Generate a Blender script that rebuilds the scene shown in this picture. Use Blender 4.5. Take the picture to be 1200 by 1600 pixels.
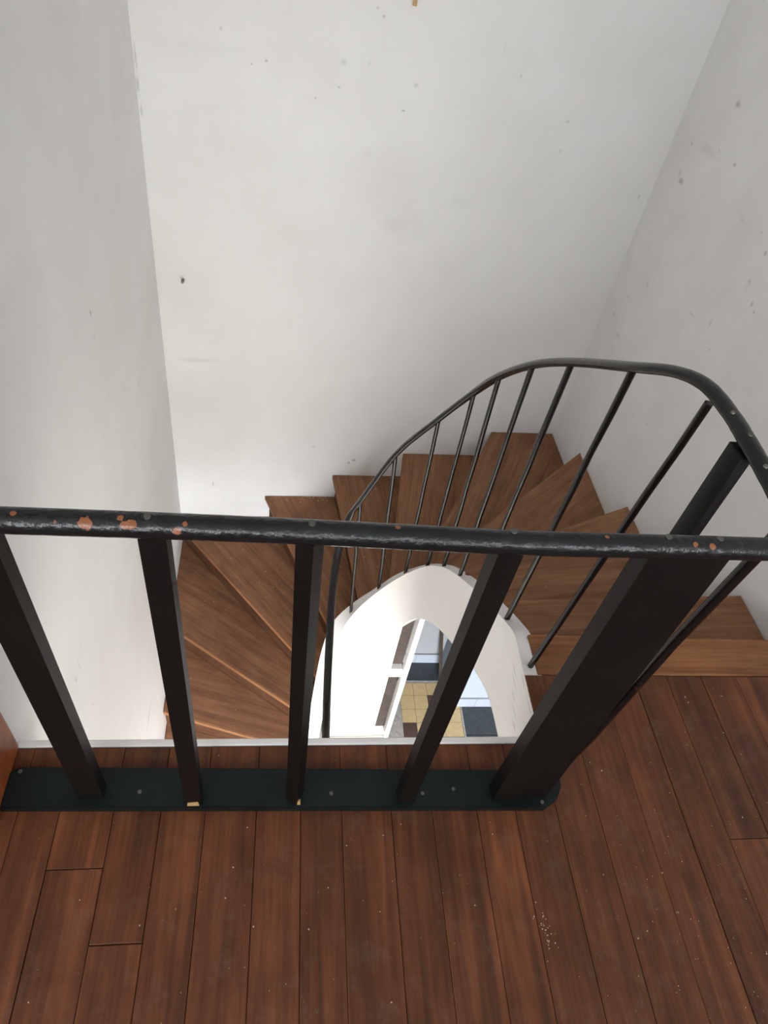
import bpy, bmesh, math, random
from mathutils import Vector, Matrix
random.seed(7)
scene = bpy.context.scene
for o in list(bpy.data.objects):
    bpy.data.objects.remove(o)

# ------------------------------------------------------------------ camera
cam_d = bpy.data.cameras.new('camera')
cam = bpy.data.objects.new('camera', cam_d)
scene.collection.objects.link(cam)
cam_d.sensor_fit = 'HORIZONTAL'
cam_d.sensor_width = 36.0
cam_d.lens = 36.0 * 1083.24 / 1200.0
cam_d.clip_start = 0.02
RX = Vector((0.98757926, -0.07352454, 0.13885730))     # camera right
DN = Vector((0.04172512, -0.72930089, -0.68291963))    # camera down
FW = Vector((0.15148010, 0.68023110, -0.71717461))     # camera forward
m = Matrix.Identity(4)
for i in range(3):
    m[i][0] = RX[i]; m[i][1] = -DN[i]; m[i][2] = -FW[i]
m.translation = Vector((0, 0, 1.62))
cam.matrix_world = m
scene.camera = cam

# ------------------------------------------------------------------ world, light, exposure
world = bpy.data.worlds.new('daylight'); scene.world = world
world.use_nodes = True
bg = world.node_tree.nodes['Background']
bg.inputs['Color'].default_value = (0.80, 0.90, 1.0, 1)
bg.inputs['Strength'].default_value = 1.0

def window_light(name, loc, sx, sz, power, color, tilt=0, spread=180):
    d = bpy.data.lights.new(name, 'AREA'); d.shape = 'RECTANGLE'
    d.size = sx; d.size_y = sz; d.energy = power; d.color = color
    o = bpy.data.objects.new(name, d); scene.collection.objects.link(o)
    o.location = loc; d.spread = math.radians(spread)
    o.rotation_euler = (math.radians(90-tilt), 0, 0)   # shines towards +Y
    return o
for wx, pw in ((-1.0, 52), (0.6, 24), (2.2, 38)):      # unseen rear casements; outer two added to brighten the side walls
    window_light('daylight_upper_window', (wx, -2.62, 2.0), 1.3, 1.2, pw, (0.95, 0.973, 1.0))
window_light('daylight_lower_window', (0.85, -2.58, -1.30), 1.4, 1.2, 730, (0.915, 0.96, 1.0), 52, 110)   # sky light falling inwards

scene.view_settings.view_transform = 'Standard'
scene.view_settings.look = 'None'
scene.view_settings.exposure = -0.25
scene.view_settings.gamma = 1.0
scene.view_settings.use_curve_mapping = False

# ------------------------------------------------------------------ helpers
def lin(r, g, b):
    f = lambda c: (c/255/12.92) if c/255 <= 0.04045 else ((c/255+0.055)/1.055)**2.4
    return (f(r), f(g), f(b), 1)

def link(name, bm, mats, parent=None, loc=None, rotz=0, smooth=False):
    me = bpy.data.meshes.new(name)
    bmesh.ops.recalc_face_normals(bm, faces=bm.faces[:])
    bm.to_mesh(me); bm.free()
    if smooth:
        for p in me.polygons: p.use_smooth = True
    for mt in (mats if isinstance(mats, (list, tuple)) else [mats]):
        me.materials.append(mt)
    o = bpy.data.objects.new(name, me)
    scene.collection.objects.link(o)
    if parent: o.parent = parent
    if loc is not None: o.location = loc
    if rotz: o.rotation_euler = (0, 0, rotz)
    return o

def tag(o, label=None, cat=None, group=None, kind=None):
    if label: o['label'] = label
    if cat: o['category'] = cat
    if group: o['group'] = group
    if kind: o['kind'] = kind
    return o

def empty(name, loc=(0, 0, 0)):
    o = bpy.data.objects.new(name, None); scene.collection.objects.link(o)
    o.location = loc; o.empty_display_size = 0.05
    return o

def add_box(bm, x0, x1, y0, y1, z0, z1, mat=0):
    v = [bm.verts.new(p) for p in ((x0,y0,z0),(x1,y0,z0),(x1,y1,z0),(x0,y1,z0),(x0,y0,z1),(x1,y0,z1),(x1,y1,z1),(x0,y1,z1))]
    for f in ((3,2,1,0),(4,5,6,7),(0,1,5,4),(1,2,6,5),(2,3,7,6),(3,0,4,7)):
        bm.faces.new([v[i] for i in f]).material_index = mat
    return v

def add_loft(bm, rings, caps=True, closed=True):
    vs = [[bm.verts.new(p) for p in r] for r in rings]
    n = len(vs[0])
    for a, b in zip(vs, vs[1:]):
        for i in range(n if closed else n-1):
            j = (i+1) % n
            bm.faces.new((a[i], a[j], b[j], b[i]))
    if caps:
        bm.faces.new(vs[0][::-1]); bm.faces.new(vs[-1])
    return vs

def add_prism(bm, poly, z0, z1):
    return add_loft(bm, [[(x, y, z0) for x, y in poly], [(x, y, z1) for x, y in poly]])

def catmull(pts, n=8):
    P = [Vector(p) for p in pts]
    P = [2*P[0]-P[1]] + P + [2*P[-1]-P[-2]] if len(P[0]) == 3 else P
    out = []
    for i in range(1, len(P)-2):
        for k in range(n):
            t = k/n
            a, b, c, d = P[i-1:i+3]
            out.append(0.5*((2*b)+(c-a)*t+(2*a-5*b+4*c-d)*t*t+(3*b-a-3*c+d)*t**3))
    out.append(P[-2].copy())
    return out

def add_tube(bm, path, rw, rh, seg=12, jitter=0.0):      # swept ellipse
    path = [Vector(p) for p in path]
    rings = []
    for i, p in enumerate(path):
        t = (path[min(i+1, len(path)-1)] - path[max(i-1, 0)]).normalized()
        up = Vector((0, 0, 1))
        if abs(t.z) > 0.95: up = Vector((0, 1, 0))
        s = t.cross(up).normalized(); u = s.cross(t)
        k = 1 + random.uniform(-jitter, jitter)
        rings.append([p + s*math.cos(2*math.pi*j/seg)*rw*k + u*math.sin(2*math.pi*j/seg)*rh*k for j in range(seg)])
    add_loft(bm, rings)

def bevel(bm, w, seg=1):
    bmesh.ops.bevel(bm, geom=bm.edges[:], offset=w, segments=seg, affect='EDGES', profile=0.5)

# ------------------------------------------------------------------ materials
def mat_new(name):
    mt = bpy.data.materials.new(name); mt.use_nodes = True
    nt = mt.node_tree
    return mt, nt, nt.nodes['Principled BSDF']

def N(nt, t, **kw):
    n = nt.nodes.new(t)
    for k, v in kw.items():
        if k in n.inputs.keys(): n.inputs[k].default_value = v
        else: setattr(n, k, v)
    return n

def ramp(nt, stops):
    r = nt.nodes.new('ShaderNodeValToRGB')
    e = r.color_ramp.elements
    e[0].position, e[0].color = stops[0]
    e[1].position, e[1].color = stops[-1]
    for p, c in stops[1:-1]:
        x = e.new(p); x.color = c
    return r

def mixc(nt, fac, a, b, mode='MIX'):
    n = nt.nodes.new('ShaderNodeMix'); n.data_type = 'RGBA'; n.blend_type = mode
    if isinstance(fac, (int, float)): n.inputs[0].default_value = fac
    else: nt.links.new(fac, n.inputs[0])
    for s, i in ((a, 6), (b, 7)):
        if isinstance(s, tuple): n.inputs[i].default_value = s
        else: nt.links.new(s, n.inputs[i])
    return n.outputs[2]

def wood(name, dark, mid, light, axis='Y', rough=0.42, dust=0.25, var=0.35, patch=0.5, spec=0.4, grain=0.45):
    mt, nt, bs = mat_new(name); L = nt.links.new
    tc = N(nt, 'ShaderNodeTexCoord'); oi = N(nt, 'ShaderNodeObjectInfo')
    off = N(nt, 'ShaderNodeVectorMath', operation='SCALE'); off.inputs[0].default_value = (37.0, 91.0, 53.0)
    L(oi.outputs['Random'], off.inputs['Scale'])
    add = N(nt, 'ShaderNodeVectorMath', operation='ADD')
    L(tc.outputs['Object'], add.inputs[0]); L(off.outputs[0], add.inputs[1])
    mp = N(nt, 'ShaderNodeMapping'); s = {'Y': (26, 1.6, 26), 'X': (1.6, 26, 26)}[axis]
    mp.inputs['Scale'].default_value = s; L(add.outputs[0], mp.inputs['Vector'])
    n1 = N(nt, 'ShaderNodeTexNoise', Scale=1.0, Detail=6.0, Roughness=0.62, Distortion=0.6); L(mp.outputs[0], n1.inputs['Vector'])
    mp2 = N(nt, 'ShaderNodeMapping'); mp2.inputs['Scale'].default_value = tuple(v*5 if v > 5 else v*3 for v in s); L(add.outputs[0], mp2.inputs['Vector'])
    n2 = N(nt, 'ShaderNodeTexNoise', Scale=1.0, Detail=3.0, Roughness=0.6); L(mp2.outputs[0], n2.inputs['Vector'])
    n3 = N(nt, 'ShaderNodeTexNoise', Scale=4.5, Detail=5.0, Roughness=0.6, Distortion=0.4); L(add.outputs[0], n3.inputs['Vector'])
    r1 = ramp(nt, [(0.22, dark), (0.5, mid), (0.8, light)]); L(n1.outputs['Fac'], r1.inputs[0])
    r2 = ramp(nt, [(0.36, (0.55, 0.52, 0.5, 1)), (0.62, (1, 1, 1, 1))]); L(n2.outputs['Fac'], r2.inputs[0])
    c = mixc(nt, grain, r1.outputs[0], r2.outputs[0], 'MULTIPLY')
    r3 = ramp(nt, [(0.34, (0.42, 0.38, 0.36, 1)), (0.58, (1.06, 1.03, 1.0, 1))]); L(n3.outputs['Fac'], r3.inputs[0])
    c = mixc(nt, patch, c, r3.outputs[0], 'MULTIPLY')
    # each board its own tone
    hv = N(nt, 'ShaderNodeHueSaturation')
    ma = N(nt, 'ShaderNodeMapRange'); ma.inputs['To Min'].default_value = 1-var; ma.inputs['To Max'].default_value = 1+var
    wn = N(nt, 'ShaderNodeTexWhiteNoise', noise_dimensions='1D'); L(oi.outputs['Random'], wn.inputs['W'])
    L(wn.outputs['Value'], ma.inputs['Value']); L(ma.outputs[0], hv.inputs['Value'])
    L(c, hv.inputs['Color']); c = hv.outputs[0]
    # grey dust and worn varnish
    n4 = N(nt, 'ShaderNodeTexNoise', Scale=16.0, Detail=8.0, Roughness=0.75); L(add.outputs[0], n4.inputs['Vector'])
    r4 = ramp(nt, [(0.52, (0, 0, 0, 1)), (0.78, (1, 1, 1, 1))]); L(n4.outputs['Fac'], r4.inputs[0])
    mu = N(nt, 'ShaderNodeMath', operation='MULTIPLY'); mu.inputs[1].default_value = dust; L(r4.outputs[0], mu.inputs[0])
    c = mixc(nt, mu.outputs[0], c, lin(150, 132, 118))
    # pale specks
    vo = N(nt, 'ShaderNodeTexVoronoi', Scale=70.0); L(add.outputs[0], vo.inputs['Vector'])
    sp = N(nt, 'ShaderNodeMath', operation='LESS_THAN'); sp.inputs[1].default_value = 0.055; L(vo.outputs['Distance'], sp.inputs[0])
    gate = N(nt, 'ShaderNodeMath', operation='MULTIPLY'); L(sp.outputs[0], gate.inputs[0]); L(r4.outputs[0], gate.inputs[1])
    c = mixc(nt, gate.outputs[0], c, lin(205, 190, 172))
    L(c, bs.inputs['Base Color'])
    rr = N(nt, 'ShaderNodeMapRange'); rr.inputs['To Min'].default_value = rough-0.1; rr.inputs['To Max'].default_value = rough+0.25
    L(n3.outputs['Fac'], rr.inputs['Value']); L(rr.outputs[0], bs.inputs['Roughness'])
    bs.inputs['Specular IOR Level'].default_value = spec
    bp = N(nt, 'ShaderNodeBump', Strength=0.25, Distance=0.002); L(n1.outputs['Fac'], bp.inputs['Height']); L(bp.outputs[0], bs.inputs['Normal'])
    return mt

def plaster(name, col, spots=(), stain=0.05, rough=0.75, axis_h='XY'):
    mt, nt, bs = mat_new(name); L = nt.links.new
    ge = N(nt, 'ShaderNodeTexCoord'); pos = ge.outputs['Object']
    n1 = N(nt, 'ShaderNodeTexNoise', Scale=2.2, Detail=6.0, Roughness=0.6); L(pos, n1.inputs['Vector'])
    r1 = ramp(nt, [(0.3, (1-stain*1.2, 1-stain*1.3, 1-stain*1.5, 1)), (0.6, (1, 1, 1, 1))]); L(n1.outputs['Fac'], r1.inputs[0])
    c = mixc(nt, 1.0, col, r1.outputs[0], 'MULTIPLY')
    n2 = N(nt, 'ShaderNodeTexNoise', Scale=90.0, Detail=3.0); L(pos, n2.inputs['Vector'])
    nw = N(nt, 'ShaderNodeTexNoise', Scale=60.0, Detail=3.0); L(pos, nw.inputs['Vector'])
    acc = None
    for (x, y, z, rh, rz, s) in spots:
        sub = N(nt, 'ShaderNodeVectorMath', operation='SUBTRACT'); L(pos, sub.inputs[0]); sub.inputs[1].default_value = (x, y, z)
        mu = N(nt, 'ShaderNodeVectorMath', operation='MULTIPLY'); L(sub.outputs[0], mu.inputs[0]); mu.inputs[1].default_value = (1/rh, 1/rh, 1/rz)
        ln = N(nt, 'ShaderNodeVectorMath', operation='LENGTH'); L(mu.outputs[0], ln.inputs[0])
        ad = N(nt, 'ShaderNodeMath', operation='ADD'); L(ln.outputs['Value'], ad.inputs[0]); L(nw.outputs['Fac'], ad.inputs[1])
        mr = N(nt, 'ShaderNodeMapRange'); mr.inputs['From Min'].default_value = 0.75; mr.inputs['From Max'].default_value = 1.7
        mr.inputs['To Min'].default_value = s*0.6; mr.inputs['To Max'].default_value = 0; L(ad.outputs[0], mr.inputs['Value'])
        if acc is None: acc = mr.outputs[0]
        else:
            mx = N(nt, 'ShaderNodeMath', operation='MAXIMUM'); L(acc, mx.inputs[0]); L(mr.outputs[0], mx.inputs[1]); acc = mx.outputs[0]
    if acc is not None: c = mixc(nt, acc, c, lin(70, 62, 55))
    L(c, bs.inputs['Base Color']); bs.inputs['Roughness'].default_value = rough
    bs.inputs['Specular IOR Level'].default_value = 0.25
    sm = N(nt, 'ShaderNodeMath', operation='ADD'); L(n1.outputs['Fac'], sm.inputs[0])
    m2 = N(nt, 'ShaderNodeMath', operation='MULTIPLY'); m2.inputs[1].default_value = 0.12; L(n2.outputs['Fac'], m2.inputs[0]); L(m2.outputs[0], sm.inputs[1])
    bp = N(nt, 'ShaderNodeBump', Strength=0.10, Distance=0.02); L(sm.outputs[0], bp.inputs['Height']); L(bp.outputs[0], bs.inputs['Normal'])
    return mt

def black_paint(name, col, rough=0.35, chips=(), wear=0.0, wearcol=lin(105, 62, 40), bump=0.35, spec=0.5):
    mt, nt, bs = mat_new(name); L = nt.links.new
    tc = N(nt, 'ShaderNodeTexCoord'); pos = tc.outputs['Object']
    n1 = N(nt, 'ShaderNodeTexNoise', Scale=55.0, Detail=3.0, Roughness=0.55); L(pos, n1.inputs['Vector'])
    n2 = N(nt, 'ShaderNodeTexNoise', Scale=9.0, Detail=6.0, Roughness=0.65); L(pos, n2.inputs['Vector'])
    r2 = ramp(nt, [(0.3, (0.7, 0.7, 0.7, 1)), (0.7, (1.5, 1.45, 1.4, 1))]); L(n2.outputs['Fac'], r2.inputs[0])
    c = mixc(nt, 1.0, col, r2.outputs[0], 'MULTIPLY')
    if wear > 0:
        n3 = N(nt, 'ShaderNodeTexNoise', Scale=24.0, Detail=5.0, Roughness=0.7); L(pos, n3.inputs['Vector'])
        r3 = ramp(nt, [(0.66-wear*0.16, (0, 0, 0, 1)), (0.74-wear*0.1, (1, 1, 1, 1))]); L(n3.outputs['Fac'], r3.inputs[0])
        k = N(nt, 'ShaderNodeMath', operation='MULTIPLY'); k.inputs[1].default_value = 0.75; L(r3.outputs[0], k.inputs[0])
        c = mixc(nt, k.outputs[0], c, wearcol)
    nw = N(nt, 'ShaderNodeTexNoise', Scale=170.0, Detail=4.0, Roughness=0.7); L(pos, nw.inputs['Vector'])
    acc = None
    for (x, y, z, r) in chips:
        sub = N(nt, 'ShaderNodeVectorMath', operation='DISTANCE'); L(pos, sub.inputs[0]); sub.inputs[1].default_value = (x, y, z)
        dv = N(nt, 'ShaderNodeMath', operation='DIVIDE'); dv.inputs[1].default_value = r; L(sub.outputs['Value'], dv.inputs[0])
        ad = N(nt, 'ShaderNodeMath', operation='ADD'); L(dv.outputs[0], ad.inputs[0]); L(nw.outputs['Fac'], ad.inputs[1])
        lt = N(nt, 'ShaderNodeMath', operation='LESS_THAN'); lt.inputs[1].default_value = 1.25; L(ad.outputs[0], lt.inputs[0])
        if acc is None: acc = lt.outputs[0]
        else:
            mx = N(nt, 'ShaderNodeMath', operation='MAXIMUM'); L(acc, mx.inputs[0]); L(lt.outputs[0], mx.inputs[1]); acc = mx.outputs[0]
    if acc is not None: c = mixc(nt, acc, c, lin(140, 86, 54))
    L(c, bs.inputs['Base Color'])
    bs.inputs['Roughness'].default_value = rough
    bs.inputs['Specular IOR Level'].default_value = spec
    bp = N(nt, 'ShaderNodeBump', Strength=bump, Distance=0.003); L(n1.outputs['Fac'], bp.inputs['Height']); L(bp.outputs[0], bs.inputs['Normal'])
    return mt

def simple(name, col, rough=0.5, metal=0.0, noise=0.15, scale=14.0):
    mt, nt, bs = mat_new(name); L = nt.links.new
    tc = N(nt, 'ShaderNodeTexCoord')
    n = N(nt, 'ShaderNodeTexNoise', Scale=scale, Detail=6.0, Roughness=0.65); L(tc.outputs['Object'], n.inputs['Vector'])
    r = ramp(nt, [(0.3, (1-noise*1.6,)*3+(1,)), (0.65, (1, 1, 1, 1))]); L(n.outputs['Fac'], r.inputs[0])
    L(mixc(nt, 1.0, col, r.outputs[0], 'MULTIPLY'), bs.inputs['Base Color'])
    bs.inputs['Roughness'].default_value = rough; bs.inputs['Metallic'].default_value = metal
    return mt

BACK = [(-0.114,3.074,0.84,0.0072,0.0063,0.7),(-0.169,3.071,0.823,0.0048,0.0042,0.5),(-0.28,3.066,0.926,0.0069,0.008,0.3),(0.179,3.088,0.868,0.0123,0.0149,0.3),(0.278,3.093,0.872,0.0099,0.0107,0.15),(0.436,3.101,0.724,0.0079,0.0035,0.9),(0.169,3.088,0.781,0.005,0.0045,0.6),(0.08,3.083,0.733,0.005,0.0045,0.5),(-0.481,3.056,-0.092,0.0116,0.0098,0.25),(-0.592,3.05,0.80,0.005,0.05,0.4),(-0.594,3.05,0.71,0.006,0.03,0.6),(-0.59,3.05,0.62,0.005,0.025,0.4),(0.443,3.101,-1.205,0.0156,0.0106,0.8),(0.414,3.1,-1.227,0.0078,0.0106,0.8),(-0.394,3.06,-1.422,0.0045,0.0218,0.6),(-0.434,3.058,-0.532,0.1149,0.0157,0.18),(0.482,3.103,0.258,0.0882,0.0416,0.1),(0.313,3.095,1.03,0.0071,0.0059,0.5),(0.286,3.094,1.054,0.0047,0.0039,0.5),(0.89,3.123,0.897,0.0053,0.0046,0.6),(0.473,3.103,0.818,0.0128,0.009,0.3),(1.14,3.135,0.754,0.0084,0.0076,0.35),(1.146,3.136,0.637,0.0086,0.0081,0.35),(0.801,3.119,0.984,0.0076,0.0194,0.12),(1.589,3.157,0.478,0.0062,0.0123,0.4),(-0.317,3.064,0.859,0.1745,0.0247,0.06),(0.193,3.089,-1.104,0.0113,0.01,0.3),(0.313,3.095,0.546,0.0243,0.0306,0.06),(0.54,3.106,0.263,0.1477,0.0894,0.05),(0.756,3.117,0.384,0.0587,0.0433,0.06)]
RIGHT = [(1.643,2.79,0.983,0.0207,0.0124,0.6),(1.642,2.951,0.638,0.0248,0.0141,0.7),(1.642,2.989,0.658,0.0152,0.017,0.3),(1.645,2.631,0.823,0.0118,0.0074,0.6),(1.641,2.991,0.773,0.0079,0.0044,0.8),(1.643,2.853,0.797,0.0813,0.0212,0.15),(1.644,2.771,0.823,0.0086,0.0052,0.4),(1.649,2.214,0.575,0.0128,0.0118,0.4),(1.649,2.139,0.529,0.0092,0.0093,0.6),(1.65,2.107,0.515,0.006,0.007,0.6),(1.649,2.212,0.551,0.0129,0.0213,0.15),(1.649,2.213,0.683,0.0093,0.0091,0.6),(1.647,2.443,0.307,0.036,0.004,0.35),(1.648,2.299,0.351,0.0072,0.0256,0.3),(1.642,2.917,-0.101,0.0345,0.0131,0.25),(1.641,3.031,-0.051,0.0181,0.0133,0.25),(1.642,2.978,0.08,0.0114,0.0064,0.4),(1.643,2.852,0.21,0.0156,0.0182,0.2),(1.647,2.361,-0.21,0.0069,0.0047,0.5),(1.649,2.226,0.279,0.007,0.0051,0.5),(1.647,2.424,0.704,0.0249,0.0072,0.15),(1.648,2.288,0.722,0.0097,0.0069,0.3)]
LEFT = [(-0.585,1.939,0.399,0.0084,0.0133,0.7),(-0.585,1.932,0.318,0.008,0.0097,0.35),(-0.586,1.973,0.069,0.0097,0.0108,0.2),(-0.592,2.434,-0.233,0.0169,0.0237,0.12),(-0.59,2.281,0.905,0.0115,0.0034,0.3),(-0.575,1.164,-0.344,0.0046,0.0283,0.5),(-0.575,1.117,-0.345,0.0055,0.016,0.6),(-0.574,1.089,-0.357,0.0035,0.0139,0.4),(-0.582,1.665,-1.677,0.108,0.0085,0.55),(-0.575,1.168,-0.592,0.0063,0.0044,0.7),(-0.574,1.046,0.041,0.0143,0.0033,0.15),(-0.581,1.581,-0.302,0.0071,0.0133,0.2),(-0.576,1.215,-0.316,0.0041,0.0162,0.25)]
WHITE = (0.86, 0.852, 0.84, 1)
M = {}
M['wall_back'] = plaster('white plaster, back wall', WHITE, BACK)
M['wall_right'] = plaster('white plaster, right wall', WHITE, RIGHT, stain=0.07)
M['wall_left'] = plaster('white plaster, left wall', WHITE, LEFT)
M['white'] = plaster('white paint', (0.88, 0.86, 0.835, 1), stain=0.03, rough=0.55,
                     spots=[])
M['stringer'] = plaster('white stringer paint', (0.88, 0.86, 0.835, 1), stain=0.03, rough=0.55,
                     spots=[(x-0.75, y-1.9, z+2.85, a, b, c) for x, y, z, a, b, c in ((0.69,0.90,-0.135,0.03,0.004,0.4),(0.69,0.94,-0.115,0.02,0.005,0.5),(0.69,0.97,-0.085,0.03,0.004,0.5),(0.69,1.0,-0.065,0.03,0.004,0.4),(0.69,0.87,-0.16,0.02,0.006,0.5),(0.69,0.93,-0.02,0.03,0.008,0.3),(0.69,0.86,-0.02,0.04,0.006,0.3))])
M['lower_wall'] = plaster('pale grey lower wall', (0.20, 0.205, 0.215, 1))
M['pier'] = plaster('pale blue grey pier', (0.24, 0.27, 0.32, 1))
M['ceiling'] = plaster('white ceiling', (0.88, 0.88, 0.87, 1))
M['floor'] = wood('varnished floorboard', lin(66, 37, 22), lin(102, 60, 36), lin(136, 82, 48), 'Y', rough=0.45, dust=0.16, var=0.13, patch=0.5, spec=0.3)
M['worn'] = wood('worn floorboard edge', lin(96, 60, 38), lin(140, 96, 64), lin(168, 122, 86), 'Y', rough=0.6, dust=0.1, var=0.1, patch=0.5, spec=0.2)
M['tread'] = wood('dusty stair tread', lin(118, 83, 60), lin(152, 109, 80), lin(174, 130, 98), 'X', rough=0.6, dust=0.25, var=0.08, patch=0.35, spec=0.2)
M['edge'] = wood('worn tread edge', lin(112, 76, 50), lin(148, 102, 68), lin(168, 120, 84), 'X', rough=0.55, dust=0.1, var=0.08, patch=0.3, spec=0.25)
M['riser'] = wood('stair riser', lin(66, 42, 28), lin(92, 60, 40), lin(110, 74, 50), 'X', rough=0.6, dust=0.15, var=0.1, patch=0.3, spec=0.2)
M['nosing'] = wood('landing nosing board', lin(98, 64, 40), lin(140, 94, 60), lin(160, 112, 74), 'X', rough=0.5, dust=0.15, var=0.05, patch=0.4, spec=0.25)
M['jamb'] = wood('orange varnished jamb', lin(120, 62, 30), lin(160, 88, 46), lin(180, 104, 58), 'X', rough=0.35, dust=0.0, var=0.02, patch=0.2)
M['rail'] = black_paint('glossy black rail paint', lin(18, 21, 24), 0.25, bump=1.0, chips=[
    (x-0.05, y-0.63, z, r*0.72) for x, y, z, r in (     # bare orange wood under the black
    (-0.235,0.600,0.944,0.016),(-0.180,0.601,0.944,0.012),(-0.188,0.600,0.944,0.010),(-0.125,0.595,0.940,0.011),(-0.194,0.609,0.946,0.008),(-0.115,0.604,0.946,0.006),(0.159,0.612,0.948,0.007),(0.454,0.608,0.948,0.006),(0.586,0.602,0.945,0.008),(0.612,0.600,0.944,0.009),(-0.32,0.61,0.947,0.007),(-0.27,0.60,0.945,0.006))])
M['square'] = black_paint('black painted wood', lin(17, 15, 14), 0.5, bump=0.15, spec=0.22)
M['base'] = black_paint('dark green black board paint', lin(17, 25, 26), 0.42, bump=0.15, spec=0.28)
M['iron'] = black_paint('worn black iron', lin(15, 14, 13), 0.27, wear=0.12, wearcol=lin(84, 54, 38), bump=0.35, spec=0.5)
M['screw'] = simple('dull steel screw', lin(120, 118, 112), 0.45, 0.8)
M['plug'] = simple('grey wall plug', lin(150, 143, 132), 0.8)
M['chip'] = simple('bare split wood', lin(205, 165, 110), 0.7)
M['yellow'] = simple('ochre floor tile', lin(172, 152, 112), 0.5, noise=0.14, scale=30)
M['darktile'] = simple('slate dark tile', lin(52, 58, 62), 0.35, noise=0.35, scale=25)
M['browntile'] = simple('brown floor tile', lin(74, 56, 48), 0.4, noise=0.2)
M['greytile'] = simple('grey concrete', lin(150, 146, 140), 0.7, noise=0.3, scale=40)
M['grout'] = simple('ochre grey grout', lin(186, 180, 170), 0.8)
M['skirt'] = simple('pale grey skirting tile', lin(140, 146, 154), 0.4, noise=0.05)
M['closet'] = wood('brown closet board', lin(46, 38, 33), lin(68, 57, 50), lin(84, 71, 63), 'Y', rough=0.5, dust=0.1, var=0.15)
M['fleck'] = simple('pale paint fleck', lin(200, 182, 160), 0.8)

# ------------------------------------------------------------------ room shell
Z0, ZC, H = -2.85, 2.80, 0.19
RL0, RL1, RR1, RR0 = (-0.57, 0.75), (-0.60, 3.05), (1.64, 3.16), (1.66, 0.75)
def shell(name, poly, z0, z1, mt, label, cat='wall'):
    bm = bmesh.new(); add_prism(bm, poly, z0, z1)
    return tag(link(name, bm, mt), label, cat, kind='structure')
shell('wall_left', [(-0.57,0.56),(-0.60,3.05),(-0.60,3.17),(-2.0,3.17),(-2.0,0.56)], Z0, ZC, M['wall_left'], 'white plaster wall on the left of the stairwell')
shell('wall_back', [(-0.60,3.05),(1.64,3.16),(1.64,3.30),(-0.60,3.30)], Z0, ZC, M['wall_back'], 'tall white plaster wall at the back of the stairwell')
shell('wall_right', [(1.659,1.075),(1.64,3.16),(1.64,3.30),(3.2,3.30),(3.2,1.075)], Z0, ZC, M['wall_right'], 'scuffed white plaster wall on the right of the stairwell')
bm = bmesh.new(); add_box(bm, -2.1, 3.3, -2.72, 3.3, ZC, ZC+0.1)
tag(link('ceiling', bm, M['ceiling']), 'white ceiling over the landing and stairwell', 'ceiling', kind='structure')
# wall behind the photographer; outer upper windows are added to light the side walls
bm = bmesh.new()
WIN = [(-1.65,-0.35,1.40,2.60), (-0.05,1.25,1.40,2.60), (1.55,2.85,1.40,2.60), (0.15,1.55,-1.95,-0.65)]
for x0, x1, z0, z1 in ((-2.1,-1.65,1.40,2.60),(-0.35,-0.05,1.40,2.60),(1.25,1.55,1.40,2.60),(2.85,3.3,1.40,2.60),(-2.1,3.3,2.60,ZC),(-2.1,3.3,-0.65,1.40),(-2.1,0.15,-1.95,-0.65),(1.55,3.3,-1.95,-0.65),(-2.1,3.3,Z0,-1.95)):
    add_box(bm, x0, x1, -2.72, -2.6, z0, z1)
tag(link('wall_rear', bm, M['ceiling']), 'white wall with windows behind the landing', 'wall', kind='structure')
for nm, x0, x1 in (('wall_room_left', -2.1, -2.0), ('wall_room_right', 3.2, 3.3)):
    bm = bmesh.new(); add_box(bm, x0, x1, -2.6, 3.17, Z0, ZC)
    tag(link(nm, bm, M['ceiling']), 'white side wall of the landing room, %s' % nm.split('_')[-1], 'wall', kind='structure')
for i, (x0, x1, z0, z1) in enumerate(WIN):
    bm = bmesh.new(); t = 0.04
    add_box(bm, x0, x1, -2.70, -2.64, z0, z0+t); add_box(bm, x0, x1, -2.70, -2.64, z1-t, z1)
    add_box(bm, x0, x0+t, -2.70, -2.64, z0+t, z1-t); add_box(bm, x1-t, x1, -2.70, -2.64, z0+t, z1-t)
    tag(link('window_%d' % (i+1), bm, M['white']), ('left', 'middle', 'right', 'lower')[i]+' white window frame in the wall behind the landing', 'window', kind='structure')  # outer upper frames go with the unseen windows added for side light

# ------------------------------------------------------------------ landing floor
bm = bmesh.new()
add_box(bm, -2.0, 3.2, -2.6, 0.298, -0.20, -0.022); add_box(bm, -0.566, 3.2, 0.298, 0.742, -0.20, -0.022); add_box(bm, -2.0, -0.566, 0.298, 0.556, -0.20, -0.022); add_box(bm, 1.655, 3.2, 0.742, 1.073, -0.17, -0.022)
add_box(bm, 0.745, 1.655, 0.742, 1.03, -0.17, -0.022)
floor = tag(link('floor', bm, M['riser']), 'dark varnished floorboards of the upper landing', 'floor', kind='structure')
cols = [-0.568,-0.525,-0.44,-0.328,-0.227,-0.131,-0.019,0.080,0.174,0.288,0.385,0.492,0.586,0.690,0.793,0.907,1.010,1.108,1.216,1.325,1.43,1.535,1.655]
cols = [-2.0+0.1023*i for i in range(14)] + cols + [1.655+0.103*i for i in range(1, 16)]
fixed = {16: [0.484], 17: [0.344], 31: [0.50], 32: [-0.3], 26: [-0.35], 22: [-0.2]}
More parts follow.
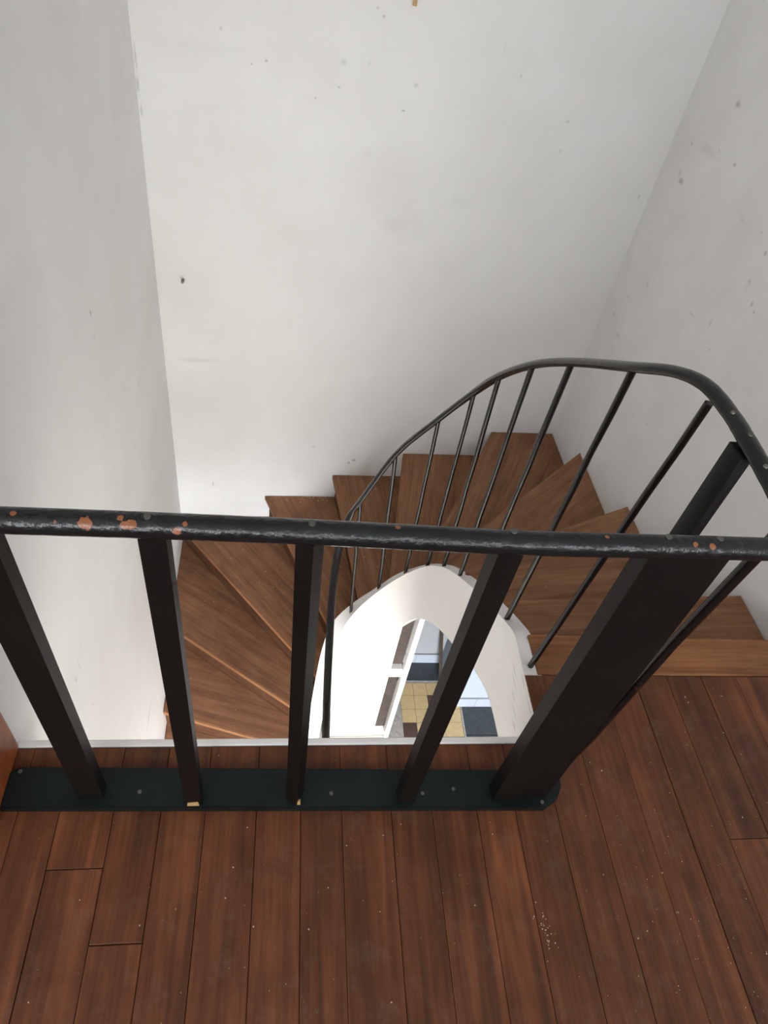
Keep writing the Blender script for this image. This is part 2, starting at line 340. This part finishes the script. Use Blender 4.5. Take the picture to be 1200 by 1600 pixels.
for i in range(len(cols)-1):
    a, b = cols[i], cols[i+1]
    yend = 0.555 if b < -0.56 else 0.745 if b <= 0.695 else 0.942 if b < 1.66 else 1.072
    cuts = [-2.6, random.uniform(-1.9, -1.2)] + fixed.get(i, []) + [yend]
    if i not in fixed: cuts.insert(2, random.uniform(-0.6, -0.1))
    for y0, y1 in zip(cuts, cuts[1:]):
        bm = bmesh.new(); g = 0.0006
        cx, cy = (a+b)/2, (y0+y1)/2
        e = random.uniform(-0.0006, 0.0004)
        add_box(bm, a+g-cx, b-g-cx, y0+g-cy, y1-g-cy, -0.022, e)
        bmesh.ops.bevel(bm, geom=[ed for ed in bm.edges if all(v.co.z > -0.01 for v in ed.verts)], offset=random.choice((0.0008, 0.0012, 0.002)), segments=1, affect='EDGES')
        worn = random.random() < 0.45
        bm.normal_update(); side = random.choice((-1, 1))
        for f in bm.faces:
            if worn and f.normal.z > 0.3 and f.normal.x*side > 0.3: f.material_index = 1
        link('floor_plank', bm, [M['floor'], M['worn']], floor, (cx, cy, 0))
# board along the head of the stairs
bm = bmesh.new()
poly = [(0.728, 0.944), (1.655, 0.944), (1.655, 1.068), (0.728, 1.075)]
cx, cy = 1.19, 1.0
add_prism(bm, [(x-cx, y-cy) for x, y in poly], -0.03, 0.0); bevel(bm, 0.004, 2)
link('nosing_board', bm, M['nosing'], floor, (cx, cy, 0))
# white edging of the opening
bm = bmesh.new(); add_box(bm, -0.568, 0.688, 0.7465, 0.764, -0.22, 0.003); bevel(bm, 0.003)
tag(link('trim_1', bm, M['white']), 'white painted edging strip along the floor opening', 'trim', kind='structure')
# door jamb at the left end
bm = bmesh.new(); add_box(bm, -0.11, 0.11, -0.10, 0.10, 0, 2.1); bevel(bm, 0.012, 2)
o = link('trim_2', bm, M['jamb'], None, (-0.668, 0.652, 0.001)); tag(o, 'orange varnished wooden door jamb at the left wall', 'door jamb', kind='structure')

# ------------------------------------------------------------------ staircase
ctrl = [(0.690,0.770,-0.004,0.30),(0.690,0.985,-0.004,0.31),(0.693,1.08,-0.012,0.335),(0.697,1.16,-0.065,0.335),(0.697,1.25,-0.13,0.335),(0.687,1.42,-0.25,0.35),(0.680,1.60,-0.395,0.36),(0.668,1.75,-0.535,0.38),(0.645,1.88,-0.70,0.42),(0.59,1.975,-0.885,0.52),(0.51,2.035,-1.085,0.58),(0.43,2.070,-1.29,0.64),(0.365,2.055,-1.455,0.66),(0.325,1.97,-1.56,0.62),(0.298,1.85,-1.66,0.56),(0.278,1.74,-1.80,0.54),(0.262,1.65,-1.95,0.54),(0.25,1.5,-2.13,0.54),(0.25,1.28,-2.28,0.54)]
def catmull4(pts, n):
    P = [Vector(p) for p in pts]; P = [2*P[0]-P[1]]+P+[2*P[-1]-P[-2]]; out = []
    for i in range(1, len(P)-2):
        a, b, c, d = P[i-1:i+3]
        for k in range(n):
            t = k/n; out.append(0.5*((2*b)+(c-a)*t+(2*a-5*b+4*c-d)*t*t+(3*b-a-3*c+d)*t**3))
    out.append(P[-2].copy()); return out
SP = catmull4(ctrl, 6)
TH = 0.05
def perp(i):
    a, b = SP[max(i-1, 0)], SP[min(i+1, len(SP)-1)]
    d = Vector((b[0]-a[0], b[1]-a[1])).normalized()
    return Vector((d.y, -d.x))                      # away from the well
TW = [TH+0.017*min(1.0, max(0.0, (i-40)/12.0)) for i in range(len(SP))]      # the string is a little thicker after the turn
SO = [(Vector((s[0], s[1]))+perp(i)*TW[i]) for i, s in enumerate(SP)]
SM = [(Vector((s[0], s[1]))+perp(i)*TW[i]*0.72) for i, s in enumerate(SP)]

stairs = tag(empty('staircase', (0.75, 1.9, Z0)), 'wooden winder staircase curling down around a white open stringer', 'staircase')
SOFF = Vector((0.75, 1.9, Z0))
def spart(name, bm, mt, origin=None, rotz=0, smooth=False):
    """world-space bmesh -> part of the staircase with local frame at origin / rotz"""
    org = Vector(origin) if origin is not None else SOFF.copy()
    bm.transform(Matrix.Rotation(-rotz, 4, 'Z') @ Matrix.Translation(-org))
    return link(name, bm, mt, stairs, org-SOFF, rotz, smooth)

bm = bmesh.new(); rings = []
for i, s in enumerate(SP):
    o_ = SO[i]; zt = s[2]; zb = max(s[2]-s[3], Z0)
    rings.append([(s[0], s[1], zt), (o_.x, o_.y, zt), (o_.x, o_.y, zb), (s[0], s[1], zb)])
add_loft(bm, rings)
bmesh.ops.bevel(bm, geom=[e for e in bm.edges if len(e.link_faces) == 2 and e.calc_face_angle() > 1.0], offset=0.003, segments=1, affect='EDGES')
st = spart('stringer', bm, M['stringer'])
for p in st.data.polygons: p.use_smooth = True
st.data.set_sharp_from_angle(angle=math.radians(35))
st['label'] = 'white painted curved inner stringer'

NOSE = [((0.80,1.068),-0.4),((0.773,1.336),2.9),((0.904,1.633),8.4),((1.247,2.011),23.3),((0.979,2.187),41.6),((0.881,2.425),62.6),((0.603,2.297),80.6),((0.44,2.184),97.2),((0.292,2.128),111.6),((0.098,2.105),128.7),((0.10,1.858),144.5),((-0.084,1.757),162.9),((0.0,1.52),172),((0.0,1.30),180),((0.0,1.08),180)]
ROOM = [RL0, RR0, RR1, RL1]
def clip(poly, p, n):
    out = []
    for i in range(len(poly)):
        a, b = Vector(poly[i]), Vector(poly[(i+1) % len(poly)])
        da, db = (a-p).dot(n), (b-p).dot(n)
        if da >= 0: out.append(a)
        if (da >= 0) != (db >= 0): out.append(a+(b-a)*(da/(da-db)))
    return out
def frame(k):
    (x, y), a = NOSE[k]; a = math.radians(a)
    return Vector((x, y)), Vector((math.cos(a), math.sin(a))), Vector((-math.sin(a), math.cos(a)))
def hit_stringer(k):
    A, d, n = frame(k); best = None
    for i in range(len(SM)-1):
        p, q = SM[i], SM[i+1]
        dp, dq = (p-A).dot(n), (q-A).dot(n)
        if dp*dq <= 0 and dp != dq:
            c = p+(q-p)*(dp/(dp-dq)); t = (c-A).dot(d)
            if best is None or t > best[0]: best = (t, c)
    return best[1] if best else A+d*-0.2
HIT = [hit_stringer(k) for k in range(len(NOSE))]
TREADS = {}
def ragged(poly): return poly
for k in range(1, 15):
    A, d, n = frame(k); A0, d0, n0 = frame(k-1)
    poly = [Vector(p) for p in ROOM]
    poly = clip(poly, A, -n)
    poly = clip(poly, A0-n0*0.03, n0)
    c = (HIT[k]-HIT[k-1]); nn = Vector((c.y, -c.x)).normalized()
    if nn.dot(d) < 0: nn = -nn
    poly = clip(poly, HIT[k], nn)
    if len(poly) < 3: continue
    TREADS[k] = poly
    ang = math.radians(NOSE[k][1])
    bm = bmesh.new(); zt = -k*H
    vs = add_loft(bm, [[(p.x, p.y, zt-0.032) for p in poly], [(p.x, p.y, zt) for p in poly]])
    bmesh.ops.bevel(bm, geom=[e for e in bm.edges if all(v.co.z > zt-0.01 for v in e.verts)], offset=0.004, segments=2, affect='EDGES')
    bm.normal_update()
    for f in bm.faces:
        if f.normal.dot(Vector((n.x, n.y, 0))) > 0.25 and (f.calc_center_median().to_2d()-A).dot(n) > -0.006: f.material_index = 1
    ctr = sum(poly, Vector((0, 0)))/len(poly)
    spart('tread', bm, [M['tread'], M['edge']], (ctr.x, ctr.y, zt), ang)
# risers (one below each nosing, set back)
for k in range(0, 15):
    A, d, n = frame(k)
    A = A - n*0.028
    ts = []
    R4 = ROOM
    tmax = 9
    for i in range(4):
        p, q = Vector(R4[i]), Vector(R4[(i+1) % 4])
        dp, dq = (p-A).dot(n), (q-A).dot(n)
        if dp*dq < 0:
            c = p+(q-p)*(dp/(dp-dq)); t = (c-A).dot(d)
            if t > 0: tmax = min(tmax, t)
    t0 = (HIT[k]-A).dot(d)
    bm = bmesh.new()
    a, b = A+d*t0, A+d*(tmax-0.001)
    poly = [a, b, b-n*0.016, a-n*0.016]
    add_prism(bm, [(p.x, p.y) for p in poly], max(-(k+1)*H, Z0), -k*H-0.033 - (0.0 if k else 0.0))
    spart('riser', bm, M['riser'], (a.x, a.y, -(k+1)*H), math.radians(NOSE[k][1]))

# ------------------------------------------------------------------ lower floor, seen down the well
bm = bmesh.new(); add_box(bm, -2.1, 3.3, -2.72, 3.3, Z0-0.1, Z0-0.008)
low = tag(link('floor_lower', bm, M['grout']), 'ochre and dark tiled floor seen at the foot of the stairwell', 'floor', kind='structure')
def tile(x0, x1, y0, y1, mt, g=0.0012):
    bm = bmesh.new(); cx, cy = (x0+x1)/2, (y0+y1)/2
    add_box(bm, x0+g-cx, x1-g-cx, y0+g-cy, y1-g-cy, -0.008, 0.0)
    link('floor_tile', bm, mt, low, (cx, cy, Z0))
xs = [0.926, 1.026, 1.126, 1.226, 1.355]
ys = [1.56, 1.67, 1.78, 1.89, 2.0, 2.11, 2.217, 2.319, 2.429, 2.54]
for i in range(len(xs)-1):
    for j in range(len(ys)-1):
        if xs[i] > 1.2 and ys[j] > 2.32: continue
        mt = M['yellow']
        if (i, j) == (0, 5) or (i, j) == (2, 7): mt = M['browntile']
        if j == 8: tile(xs[i], xs[i+1], ys[j], ys[j+1]-0.012, mt)
        else: tile(xs[i], xs[i+1], ys[j], ys[j+1], mt)
tile(0.926, 1.252, 2.53, 2.548, M['greytile'])
tile(0.82, 1.252, 2.549, 2.708, M['darktile'])
tile(1.356, 1.370, 1.56, 2.347, M['greytile'])
for j in range(3): tile(1.371, 1.600, 2.122-0.227*j, 2.347-0.227*j, M['darktile'])
for j in range(3): tile(1.601, 1.648, 2.122-0.227*j, 2.347-0.227*j, M['browntile'])
for j in range(4): tile(0.80, 0.925, 2.10-0.25*j, 2.35-0.25*j, M['greytile'])
tile(0.82, 0.925, 2.351, 2.548, M['greytile'])
bm = bmesh.new(); add_box(bm, 0.815, 1.27, 2.71, 2.80, Z0, -1.20)
tag(link('wall_lower', bm, M['lower_wall']), 'grey wall of the room below, behind the dark tiles', 'wall', kind='structure')
bm = bmesh.new(); add_box(bm, 1.253, 1.643, 2.35, 2.709, Z0, -1.20)
tag(link('wall_pier', bm, M['pier']), 'pale blue grey wall pier of the room below', 'wall', kind='structure')
for nm, x0, x1, y, js, lb in (('baseboard_lower', 0.82, 1.252, 2.70, [0.94, 1.06], 'tiled skirting at the foot of the grey lower wall'), ('baseboard_pier', 1.254, 1.645, 2.341, [1.46], 'tiled skirting at the foot of the lower wall pier')):
    bm = bmesh.new(); add_box(bm, x0, x1, y+0.003, y+0.0085, Z0, Z0+0.108)
    b = tag(link(nm, bm, M['grout']), lb, 'skirting', kind='structure')
    js = [x0]+js+[x1]
    for p, q in zip(js, js[1:]):
        bm = bmesh.new(); add_box(bm, p+0.001-x0, q-0.001-x0, -0.004, 0.0025, 0.001, 0.11)
        link('skirting_tile', bm, M['skirt'], b, (x0, y, Z0))
# narrow brown strip leaning in the corner by the pier
bm = bmesh.new(); add_tube(bm, [(1.238,2.560,Z0+0.008), (1.163,2.700,-2.3)], 0.012, 0.012, 4)
tag(link('wooden_lath', bm, M['closet']), 'thin brown lath leaning by the lower grey wall', 'lath')
# white partition below the curve of the stairs, with a brown closet door behind its slot
bm = bmesh.new()
add_box(bm, 0.36, 0.704, 2.125, 2.165, Z0, -1.62)
add_box(bm, 0.55, 0.704, 2.125, 2.165, -1.62, -1.36)
tag(link('wall_partition', bm, M['white']), 'bright white partition wall below the curved stringer', 'wall', kind='structure')
bm = bmesh.new(); add_box(bm, 0.782, 0.812, 2.105, 2.165, Z0, -1.25); bevel(bm, 0.004)
tag(link('trim_3', bm, M['white']), 'white corner post beside the brown closet door', 'post', kind='structure')
d1 = tag(empty('door_1', (0.742, 2.18, Z0)), 'brown boarded closet door behind the white corner post', 'door', kind='structure')
for nm, z0, z1, mt in (('upper_panel', 0.862, 1.45, M['closet']), ('lower_panel', 0.05, 0.768, M['closet'])):
    bm = bmesh.new(); add_box(bm, -0.036, 0.038, -0.012, 0.012, z0, z1); bevel(bm, 0.002)
    link(nm, bm, mt, d1)
bm = bmesh.new(); add_box(bm, -0.035, 0.038, -0.05, 0.0, 0.772, 0.858); bevel(bm, 0.003)
link('cross_rail', bm, M['white'], d1)
bm = bmesh.new(); add_box(bm, -0.036, 0.038, -0.05, 0.0, 0.0, 0.046); bevel(bm, 0.003)
link('sill', bm, M['white'], d1)

# ------------------------------------------------------------------ curved iron stair railing
rail = tag(empty('stair_railing', (0.72, 1.0, 0)), 'black curved iron handrail with thin round balusters following the stairs', 'railing')
ROFF = Vector((0.72, 1.0, 0))
def rpart(name, bm, mt, smooth=True):
    bm.transform(Matrix.Translation(-ROFF)); o = link(name, bm, mt, rail, None, 0, smooth)
    o.data.set_sharp_from_angle(angle=math.radians(50)); return o
BAL = [((0.713,0.971,0.0),(0.770,0.963,0.93)),((0.71,1.183,-0.085),(0.722,1.165,0.852)),((0.697,1.42,-0.255),(0.706,1.407,0.695)),((0.69,1.586,-0.39),(0.685,1.581,0.563)),((0.684,1.758,-0.55),(0.668,1.759,0.394)),((0.665,1.90,-0.74),(0.654,1.908,0.217)),((0.607,2.005,-0.93),(0.58,1.998,0.02)),((0.517,2.075,-1.17),(0.466,2.09,-0.25)),((0.405,2.098,-1.46),(0.359,2.12,-0.56))]
for b, t in BAL:
    bm = bmesh.new(); b, t = Vector(b), Vector(t)
    pts = [b.lerp(t, s/8)+Vector((random.uniform(-1, 1), random.uniform(-1, 1), 0))*(0.0012 if 0 < s < 8 else 0) for s in range(9)]
    add_tube(bm, pts, 0.0085, 0.0085, 10, 0.06)
    rpart('baluster', bm, M['iron'])
path = [(0.248,1.30,-1.30),(0.247,1.42,-1.19),(0.246,1.507,-1.12),(0.252,1.704,-1.02),(0.263,1.913,-0.92),(0.286,2.07,-0.80),(0.322,2.125,-0.66),(0.359,2.12,-0.55),(0.466,2.09,-0.24),(0.58,1.998,0.03),(0.654,1.908,0.227),(0.668,1.759,0.404),(0.685,1.581,0.573),(0.706,1.407,0.705),(0.722,1.165,0.862),(0.747,1.063,0.925),(0.768,0.99,0.948),(0.775,0.90,0.952),(0.773,0.83,0.952),(0.771,0.756,0.95),(0.770,0.68,0.944),(0.770,0.634,0.938)]
bm = bmesh.new(); add_tube(bm, catmull(path, 6), 0.0175, 0.0115, 14, 0.02)
hr = rpart('handrail', bm, M['iron'])
for p in ((0.769,0.895,0.9635),(0.773,0.835,0.9635),(0.766,0.76,0.962)):
    bm = bmesh.new(); bmesh.ops.create_cone(bm, cap_ends=True, segments=10, radius1=0.005, radius2=0.004, depth=0.003)
    bm.transform(Matrix.Translation(Vector(p)-ROFF)); link('screw', bm, M['screw'], hr)
# flat upright on the landing
bm = bmesh.new(); add_box(bm, 0.754, 0.776, 0.800, 0.848, 0.0, 0.9385); bevel(bm, 0.002)
rpart('flat_upright', bm, M['square'], False)
# slightly leaning round bar beside the double post
bm = bmesh.new(); add_tube(bm, [(0.713,0.673,0.0),(0.727,0.668,0.2),(0.741,0.664,0.6),(0.767,0.66,0.937)], 0.011, 0.011, 12, 0.05)
rpart('baluster', bm, M['iron'])

# ------------------------------------------------------------------ wooden balustrade in the foreground
bal = tag(empty('landing_balustrade', (0.05, 0.63, 0)), 'black painted wooden balustrade across the front of the landing', 'balustrade')
BOFF = Vector((0.05, 0.63, 0))
def bpart(name, bm, mt, parent=None, smooth=False):
    bm.transform(Matrix.Translation(-BOFF)); return link(name, bm, mt, parent or bal, None, 0, smooth)
bm = bmesh.new()
poly = [(-0.558,0.603),(0.655,0.577),(0.690,0.598),(0.707,0.628),(0.709,0.652),(0.700,0.667),(-0.54,0.693),(-0.558,0.68)]
add_prism(bm, poly, 0.001, 0.021)
bmesh.ops.bevel(bm, geom=[e for e in bm.edges if all(v.co.z > 0.02 for v in e.verts)], offset=0.003, segments=2, affect='EDGES')
bpart('base_board', bm, M['base'])
def post(name, b, t, w, dp, rot, mt, z0=0.0212, z1=0.918):
    c, s = math.cos(math.radians(rot)), math.sin(math.radians(rot))
    bm = bmesh.new()
    ring = lambda q, z: [(q[0]+c*x-s*y, q[1]+s*x+c*y, z) for x, y in ((-w/2,-dp/2),(w/2,-dp/2),(w/2,dp/2),(-w/2,dp/2))]
    add_loft(bm, [ring((b[0]+(t[0]-b[0])*k, b[1]+(t[1]-b[1])*k), z0+(z1-z0)*k) for k in (0, 0.25, 0.5, 0.75, 1.0)])
    bmesh.ops.bevel(bm, geom=[e for e in bm.edges if len(e.link_faces) == 2 and e.calc_face_angle() > 0.5], offset=0.0025, segments=2, affect='EDGES')
    return bpart(name, bm, mt)
post('baluster', (-0.375,0.634), (-0.378,0.617), 0.052, 0.030, 0, M['square'])
b2 = post('baluster', (-0.157,0.616), (-0.159,0.620), 0.036, 0.030, 0, M['square'])
b3 = post('baluster', (0.066,0.616), (0.045,0.618), 0.027, 0.034, -28, M['square'])
post('baluster', (0.320,0.612), (0.324,0.618), 0.037, 0.034, 0, M['square'])
post('newel_board', (0.560,0.614), (0.563,0.618), 0.068, 0.036, 0, M['square'])
post('newel_board', (0.6295,0.615), (0.6295,0.619), 0.060, 0.028, 0, M['square'])
# bare split wood at two baluster feet
for x, y, w in ((-0.157, 0.5985, 0.026), (0.073, 0.596, 0.010)):
    bm = bmesh.new()
    add_loft(bm, [[(x-w/2,y,0.0213),(x+w/2,y,0.0213),(x+w/2,y+0.006,0.0213),(x-w/2,y+0.006,0.0213)], [(x-w*0.45,y+0.001,0.034),(x+w*0.42,y+0.001,0.038),(x+w*0.42,y+0.006,0.038),(x-w*0.45,y+0.006,0.034)]])
    bpart('split_foot', bm, M['chip'])
bm = bmesh.new()
hp = catmull([(-0.566,0.613,0.930),(-0.34,0.613,0.930),(-0.15,0.6125,0.931),(0.05,0.612,0.930),(0.32,0.607,0.930),(0.5,0.608,0.931),(0.714,0.611,0.931),(0.79,0.612,0.931)], 10)
add_tube(bm, hp, 0.0175, 0.0175, 20, 0.012)
hand = bpart('handrail', bm, M['rail'], smooth=True)
hand.data.set_sharp_from_angle(angle=math.radians(50))
for x in (-0.162, 0.045, 0.320, 0.548, 0.628):
    bm = bmesh.new(); bmesh.ops.create_cone(bm, cap_ends=True, segments=12, radius1=0.0052, radius2=0.0045, depth=0.003)
    bm.transform(Matrix.Translation((x, 0.612, 0.9485)))
    bpart('screw', bm, M['screw'], hand)
for x, y in ((-0.276,0.632),(0.362,0.616),(0.148,0.62),(-0.537,0.682),(0.437,0.625),(0.649,0.59)):
    bm = bmesh.new(); bmesh.ops.create_cone(bm, cap_ends=True, segments=10, radius1=0.005, radius2=0.004, depth=0.002)
    bm.transform(Matrix.Translation((x, y, 0.0222)))
    bpart('screw', bm, M['screw'])

# ------------------------------------------------------------------ small things on the back wall
bm = bmesh.new(); bmesh.ops.create_cone(bm, cap_ends=True, segments=10, radius1=0.008, radius2=0.006, depth=0.03)
bm.transform(Matrix.Rotation(math.radians(90), 4, 'X')); 
tag(link('wall_plug', bm, M['plug'], None, (-0.481, 3.045, -0.088)), 'small grey plug sticking out of the back wall at left', 'wall plug')
bm = bmesh.new(); bmesh.ops.create_cone(bm, cap_ends=True, segments=8, radius1=0.008, radius2=0.007, depth=0.07)
bm.transform(Matrix.Translation((0, -0.005, 0.035)))
tag(link('wall_peg', bm, M['chip'], None, (0.42, 3.09, 1.078)), 'brown wooden peg at the top of the back wall', 'peg')

# ------------------------------------------------------------------ paint flecks and crumbs (uncountable)
bm = bmesh.new()
def fleck(x, y, z, r):
    n = random.choice((4, 5)); a0 = random.uniform(0, 6.28)
    ring = [(x+math.cos(a0+6.283*i/n)*r*random.uniform(0.5, 1), y+math.sin(a0+6.283*i/n)*r*random.uniform(0.5, 1)) for i in range(n)]
    add_loft(bm, [[(p[0], p[1], z) for p in ring], [(p[0], p[1], z+r*0.35) for p in ring]])
for i in range(210):
    x, y = random.uniform(-0.55, 1.6), random.uniform(0.1, 0.92)
    if y > 0.56 and y < 0.70 and x < 0.72: continue
    if y > 0.74 and x < 0.72: continue
    fleck(x, y, 0.0012, random.choice((0.0008, 0.0011, 0.0014, 0.002, 0.0024)))
for i in range(34):
    a, r = random.uniform(0, 6.28), abs(random.gauss(0, 0.022))
    fleck(0.60+math.cos(a)*r*0.6, 0.33+math.sin(a)*r, 0.0008, random.uniform(0.0006, 0.0022))
for i in range(60):
    fleck(random.gauss(0.95, 0.12), random.gauss(0.35, 0.12), 0.0008, random.uniform(0.0006, 0.0016))
for k, poly in TREADS.items():
    if k > 12: continue
    c = sum(poly, Vector((0, 0)))/len(poly)
    for i in range(16):
        w = [random.random() for _ in poly]; s = sum(w)
        p = sum((q*ww for q, ww in zip(poly, w)), Vector((0, 0)))/s
        p = c+(p-c)*1.8
        ok = True
        for i2 in range(len(poly)):
            a, b = poly[i2], poly[(i2+1) % len(poly)]
            e = b-a; nn = Vector((-e.y, e.x)).normalized()
            if (c-a).dot(nn) < 0: nn = -nn
            if (p-a).dot(nn) < 0.04: ok = False
        if ok: fleck(p.x, p.y, -k*H+0.0005, random.choice((0.0015, 0.002, 0.003, 0.004)))
# crumbs of plaster where tread 8 meets the back wall
for i in range(40):
    x = random.uniform(-0.05, 0.36); fleck(x, 3.05+(x+0.6)*0.0491-abs(random.gauss(0, 0.03))-0.006, -8*H+0.0005, random.uniform(0.0015, 0.005))
tag(link('paint_flecks', bm, M['fleck']), 'pale paint flecks and crumbs scattered over the boards and treads', 'debris', kind='stuff')
